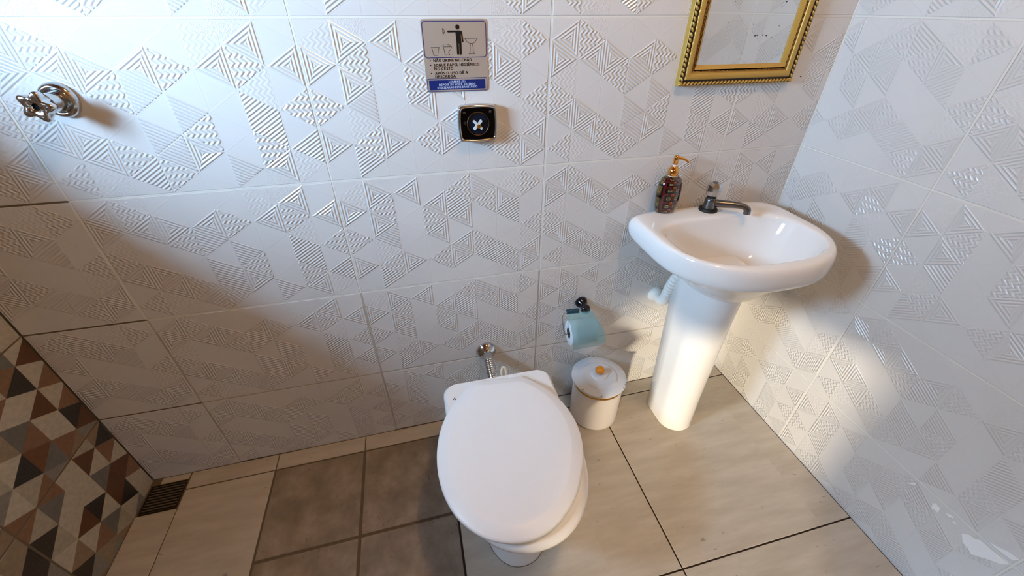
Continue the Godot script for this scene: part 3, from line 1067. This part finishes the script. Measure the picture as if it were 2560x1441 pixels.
func build_shower_valve():
	var v := thing("shower_valve", "wet chrome shower tap with a star-shaped handle at the upper left of the wall", "valve", Vector3(-0.387, 1.166, 0.0))
	part("flange", lathe_z([[0.031, 0.0], [0.0315, 0.003], [0.030, 0.009], [0.026, 0.0135], [0.022, 0.014], [0.019, 0.010]], 48), M.chrome, v)
	part("sleeve", lathe_z([[0.0165, 0.008], [0.0168, 0.012], [0.0165, 0.05], [0.0155, 0.053]], 36), M.chrome, v)
	var rings := []
	for e in [[0.0155, 0.0, 0.043], [0.019, 0.0018, 0.049], [0.0215, 0.0042, 0.058], [0.0225, 0.005, 0.066], [0.0215, 0.0045, 0.070], [0.0190, 0.003, 0.0715]]:
		var r := PackedVector3Array()
		for k in 64:
			var a := TAU * k / 64
			var rr: float = e[0] + e[1] * cos(a * 5.0 + 0.5)
			r.append(Vector3(cos(a) * rr, sin(a) * rr, e[2]))
		rings.append(r)
	var cr := PackedVector3Array()
	for k in 64:
		var a := TAU * k / 64
		cr.append(Vector3(cos(a) * 0.0068, sin(a) * 0.0068, 0.0722))
	rings.append(cr)
	var cr2 := PackedVector3Array()
	for k in 64:
		var a := TAU * k / 64
		cr2.append(Vector3(cos(a) * 0.0055, sin(a) * 0.0055, 0.067))
	rings.append(cr2)
	part("star_handle", loft(rings), M.chrome, v)
	part("screw_hole", lathe_z([[0.0056, 0.0668], [0.0056, 0.0674]], 20), M.black, v)
	var drop := mat(Color(0.9, 0.95, 1.0, 0.35), 0.02)
	drop.transparency = BaseMaterial3D.TRANSPARENCY_ALPHA
	var rng := RandomNumberGenerator.new()
	rng.seed = 9
	for k in 9:
		var a := rng.randf() * TAU
		var r := rng.randf_range(0.009, 0.019)
		part("water_drop", lathe_z([[0.0012, 0.0], [0.001, 0.0006], [0.0004, 0.0009]], 10), drop, v, Vector3(cos(a) * r, sin(a) * r, 0.0714))

# ---------------------------------------------------------------- bin
func build_basket():
	var b := thing("waste_bin", "small white enamel bin with a lid standing between toilet and sink", "bin", Vector3(0.805, floor_y(0.805), 0.107))
	var en := mat(Color(0.90, 0.875, 0.85), 0.3)
	part("body", lathe([[0.084, 0.0], [0.088, 0.004], [0.0895, 0.012], [0.0895, 0.19], [0.088, 0.196]], 56), en, b)
	part("gold_band", lathe([[0.0895, 0.1745], [0.0915, 0.1755], [0.0915, 0.1805], [0.0895, 0.1815]], 56, false, false), M.brass, b)
	var lid := part("lid", lathe([[0.092, 0.1925], [0.0965, 0.193], [0.0985, 0.196], [0.0985, 0.199], [0.096, 0.2015], [0.068, 0.2025], [0.0645, 0.203], [0.0630, 0.2065], [0.0605, 0.2085], [0.057, 0.208], [0.034, 0.2085], [0.031, 0.209], [0.0295, 0.2125], [0.0265, 0.2145], [0.01, 0.2155]], 64, true, true, false), mat(Color(0.80, 0.805, 0.815), 0.28), b)  # window-lit grey-blue lid and front-lit cream body put into the colours
	part("knob_stem", lathe([[0.0085, 0.214], [0.0085, 0.219]], 24), M.gilt_dark, lid)
	part("knob", lathe([[0.006, 0.218], [0.0125, 0.2205], [0.0165, 0.227], [0.0165, 0.233], [0.0125, 0.2395], [0.006, 0.2425], [0.001, 0.243]], 32), mat(Color(0.86, 0.52, 0.10), 0.22), lid)
	# chips in the enamel at the rim
	var rng := RandomNumberGenerator.new()
	rng.seed = 3
	var chip := mat(Color(0.22, 0.17, 0.14), 0.8)
	for a in [0.62, 0.72, 0.9, 1.25, 1.9, 0.35, 2.6]:
		part("rim_chip", cbox(Vector3(0.004 * rng.randf_range(0.5, 1.3), 0.0008, 0.0022), 0.0003), chip, lid, Vector3(cos(a) * 0.0965, 0.2035, sin(a) * 0.0965))

# ---------------------------------------------------------------- paper holder
func build_paper():
	var h := thing("paper_holder", "wire toilet paper holder with dark wall knob and teal sleeve", "holder", Vector3(0.749, 0.483, 0.0))
	var dark := mat(Color(0.04, 0.055, 0.08), 0.12)
	part("wall_knob", lathe_z([[0.021, 0.0], [0.021, 0.006], [0.018, 0.014], [0.011, 0.02], [0.009, 0.03]], 36), dark, h)
	part("ball", lathe_z([[0.005, 0.026], [0.012, 0.03], [0.016, 0.037], [0.0165, 0.044], [0.013, 0.052], [0.006, 0.056]], 30), mat(Color(0.10, 0.11, 0.12), 0.1), h)
	var teal := mat(Color(0.02, 0.24, 0.31), 0.2)
	part("wire", tube(spline([Vector3(-0.008, 0.002, 0.042), Vector3(-0.03, 0.003, 0.045), Vector3(-0.07, 0.004, 0.05), Vector3(-0.082, 0.002, 0.052), Vector3(-0.086, -0.008, 0.056), Vector3(-0.083, -0.035, 0.062), Vector3(-0.078, -0.068, 0.065), Vector3(-0.072, -0.078, 0.065), Vector3(-0.05, -0.079, 0.065), Vector3(0.02, -0.079, 0.065)], 7), 0.0023, 10), M.chrome, h)
	var sl := part("sleeve", lathe_z([[0.0075, -0.021], [0.0085, -0.019], [0.0085, 0.019], [0.0075, 0.021]], 26), teal, h, Vector3(-0.048, 0.0035, 0.047))
	sl.rotation = Vector3(0, PI / 2 - 0.1, 0)
	# clear tinted flap that hangs over the roll
	var fl := StandardMaterial3D.new()
	fl.albedo_color = Color(0.40, 0.70, 0.75, 0.32)
	fl.roughness = 0.06
	fl.transparency = BaseMaterial3D.TRANSPARENCY_ALPHA
	var prof := spline([Vector2(0.0, 0.055), Vector2(-0.012, 0.072), Vector2(-0.032, 0.095), Vector2(-0.06, 0.112), Vector2(-0.09, 0.117), Vector2(-0.108, 0.114)], 5)
	var r0 := []
	for i in prof.size():
		var t := float(i) / (prof.size() - 1)
		var xa := lerpf(-0.07, -0.062, t)
		var xb := lerpf(0.018, 0.052, smoothstep(0.0, 0.75, t))
		var p: Vector2 = prof[i]
		r0.append(PackedVector3Array([Vector3(xa, p.x, p.y), Vector3(xb, p.x, p.y), Vector3(xb, p.x - 0.0004, p.y - 0.0014), Vector3(xa, p.x - 0.0004, p.y - 0.0014)]))
	part("clear_flap", loft(r0, true, true, true, true), fl, h, Vector3(0, 0.001, 0.0))
	var roll := thing("toilet_paper_roll", "white toilet paper roll hanging under the clear teal flap", "paper roll", Vector3(0.735, 0.404, 0.062))
	var paper := mat(Color(0.90, 0.90, 0.91), 0.95)
	var prof2 := [[0.0185, -0.046], [0.042, -0.046], [0.0425, -0.045], [0.0425, 0.045], [0.042, 0.046], [0.0185, 0.046]]
	var rl := part("paper", lathe_z(prof2, 48, false, false), paper, roll)
	rl.rotation.y = PI / 2 - 0.05
	var core := part("core", lathe_z([[0.0185, 0.046], [0.0185, -0.046], [0.0175, -0.046], [0.0175, 0.046]], 32, false, false), mat(Color(0.35, 0.27, 0.2), 0.9), roll)
	core.rotation.y = PI / 2 - 0.05

# ---------------------------------------------------------------- soap bottle
func bottle_print() -> Image:
	var w := 512
	var h := 512
	var im := Image.create(w, h, false, Image.FORMAT_RGB8)
	im.fill(Color(0.05, 0.022, 0.024))
	var ell := func(cx, cy, rx, ry, col):
		for y in range(max(0, int(cy - ry)), min(h, int(cy + ry) + 1)):
			for x in range(int(cx - rx), int(cx + rx) + 1):
				if pow((x - cx) / rx, 2) + pow((y - cy) / ry, 2) <= 1.0:
					im.set_pixel(posmod(x, w), y, col)
	var dia := func(cx, cy, rx, ry, col):
		for y in range(max(0, int(cy - ry)), min(h, int(cy + ry) + 1)):
			for x in range(int(cx - rx), int(cx + rx) + 1):
				if abs(x - cx) / rx + abs(y - cy) / ry <= 1.0:
					im.set_pixel(posmod(x, w), y, col)
	for side in 2:
		var c := 128 + side * 256
		# magenta panels on both sides of a column of dots and eyes
		for s in [-1, 1]:
			im.fill_rect(Rect2i(c + s * 62 - 18, 0, 36, h), Color(0.22, 0.03, 0.10))
			for k in 8:
				dia.call(c + s * 48, 40 + k * 64, 26, 30, Color(0.33, 0.06, 0.10))
			for k in 5:
				ell.call(c + s * 108, 60 + k * 100, 20, 40, Color(0.28, 0.22, 0.10))
				ell.call(c + s * 108, 66 + k * 100, 14, 30, Color(0.40, 0.33, 0.17))
				ell.call(c + s * 108, 72 + k * 100, 6, 14, Color(0.24, 0.18, 0.08))
		for k in 9:
			var y := 8 + k * 64
			dia.call(c, y, 58, 26, Color(0.03, 0.015, 0.015))
			ell.call(c, y, 11, 13, Color(0.30, 0.10, 0.07))
			for s in [-1, 1]:
				ell.call(c + s * 27, y, 13, 11, Color(0.52, 0.47, 0.36))
				ell.call(c + s * 27, y, 9, 5, Color(0.24, 0.18, 0.12))
			ell.call(c, y + 32, 13, 14, Color(0.60, 0.26, 0.07))
			ell.call(c, y + 32, 8, 9, Color(0.40, 0.12, 0.04))
			ell.call(c, y + 32, 4, 5, Color(0.66, 0.34, 0.12))
	return im

func build_soap():
	var s := thing("soap_dispenser", "dark patterned ceramic soap bottle with a golden pump on the sink deck", "soap dispenser", Vector3(0.966, 0.8125, 0.036))
	s.rotation.y = -0.05
	var g := mat(Color.WHITE, 0.1)
	g.albedo_texture = ImageTexture.create_from_image(bottle_print())
	g.clearcoat_enabled = true
	g.clearcoat = 0.6
	g.clearcoat_roughness = 0.03
	var rings := []
	for e in [[0.028, 0.0], [0.0305, 0.003], [0.034, 0.02], [0.0365, 0.045], [0.0365, 0.07], [0.034, 0.088], [0.028, 0.100], [0.018, 0.107], [0.012, 0.109]]:
		var r := PackedVector3Array()
		for k in 48:
			var a := -TAU * k / 48
			r.append(Vector3(cos(a) * e[0], e[1], sin(a) * (e[0] * 0.72 if e[0] > 0.02 else e[0] * 0.9)))
		rings.append(r)
	part("bottle", loft(rings), g, s)
	part("neck", lathe([[0.0145, 0.106], [0.0145, 0.110]], 28), mat(Color(0.85, 0.82, 0.72), 0.4), s)
	part("collar", lathe([[0.0140, 0.110], [0.0145, 0.1105], [0.0145, 0.126], [0.0135, 0.1275], [0.011, 0.130], [0.010, 0.134], [0.008, 0.135]], 32), M.gold, s)
	part("stem", lathe([[0.0048, 0.134], [0.0048, 0.142]], 20), mat(Color(0.9, 0.9, 0.88), 0.4), s)
	part("pump_head", lathe([[0.0062, 0.140], [0.0068, 0.141], [0.0072, 0.160], [0.0066, 0.164], [0.004, 0.1655]], 26), M.gold, s)
	part("nozzle", tube([Vector3(0.004, 0.1585, 0.001), Vector3(0.014, 0.1575, 0.004), Vector3(0.024, 0.154, 0.008), Vector3(0.031, 0.149, 0.011), Vector3(0.033, 0.146, 0.012)], [0.0048, 0.0038, 0.0032, 0.0028, 0.0026], 16), M.gold, s)

# ---------------------------------------------------------------- floor drain
func build_drain():
	var d := thing("floor_drain", "dark square floor drain grate in the corner below the printed tiles", "drain", Vector3(-0.690, floor_y(-0.690), 0.077))
	d.rotation.z = atan(SLOPE)
	var dm := mat(Color(0.025, 0.02, 0.017), 0.5, 0.2)
	var steel := mat(Color(0.30, 0.26, 0.21), 0.3, 0.9)
	var w := 0.108
	for s in [-1, 1]:
		part("rim", cbox(Vector3(w, 0.008, 0.003), 0.0006), steel, d, Vector3(0, -0.002, s * 0.0475))
		part("rim", cbox(Vector3(0.003, 0.008, 0.092), 0.0006), steel, d, Vector3(s * (w / 2 - 0.0015), -0.002, 0))
	part("pit", cbox(Vector3(w - 0.006, 0.001, 0.09), 0.0002), M.black, d, Vector3(0, -0.0058, 0))
	for k in 9:
		part("slat", cbox(Vector3(w - 0.007, 0.003, 0.005), 0.0006), dm, d, Vector3(0, -0.0022, -0.04 + k * 0.01))

# ---------------------------------------------------------------- marks on the walls
func blob(r: float, seed_: int, sx := 1.0, sy := 1.0) -> PackedVector2Array:
	var rng := RandomNumberGenerator.new()
	rng.seed = seed_
	var o := PackedVector2Array()
	for k in 14:
		var a := TAU * k / 14
		var q := r * rng.randf_range(0.55, 1.15)
		o.append(Vector2(cos(a) * q * sx, sin(a) * q * sy))
	return o

func build_marks():
	var wr: Node3D = get_node("wall_right")
	var smear := mat(Color(0.93, 0.92, 0.91), 0.6)
	for q in [[[0.833, 0.276], [0.842, 0.289], [0.853, 0.291], [0.858, 0.299], [0.880, 0.300], [0.912, 0.3045], [0.905, 0.289], [0.888, 0.272], [0.868, 0.249], [0.857, 0.256], [0.846, 0.258]], [[0.869, 0.312], [0.884, 0.3125], [0.908, 0.318], [0.9145, 0.3325], [0.896, 0.328]]]:
		var po := PackedVector2Array()
		for p in q:
			po.append(Vector2(p[0], p[1]))
		part("pale_smear", plate(po, 0.0001, 0.0004), smear, wr)  # pale flat patches on the right wall tiles
	for e in [[0.713, 0.289, 0.006, 4, 0.6, 1.5, -0.5], [0.772, 0.281, 0.010, 3, 0.9, 1.2, 0.3], [0.798, 0.291, 0.005, 6, 1.4, 0.7, 0.4], [0.812, 0.285, 0.003, 7, 1.5, 0.8, 0.0]]:
		var o := part("pale_smear", plate(blob(e[2], e[3], e[4], e[5]), 0.0, 0.0004), smear, wr, Vector3(e[0], e[1], 0.0001))
		o.rotation.z = e[6]
	var wb: Node3D = get_node("wall_back")
	var dirt := mat(Color(0.10, 0.08, 0.06), 0.8)
	for e in [[1.322, 1.158, 0.0028, 11], [0.197, 0.073, 0.004, 13], [-0.152, 0.205, 0.0014, 14]]:
		part("dirt_speck", plate(blob(e[2], e[3], 1.0, 0.6), 0.0, 0.0003), dirt, wb, Vector3(e[0], e[1], 0.0001))
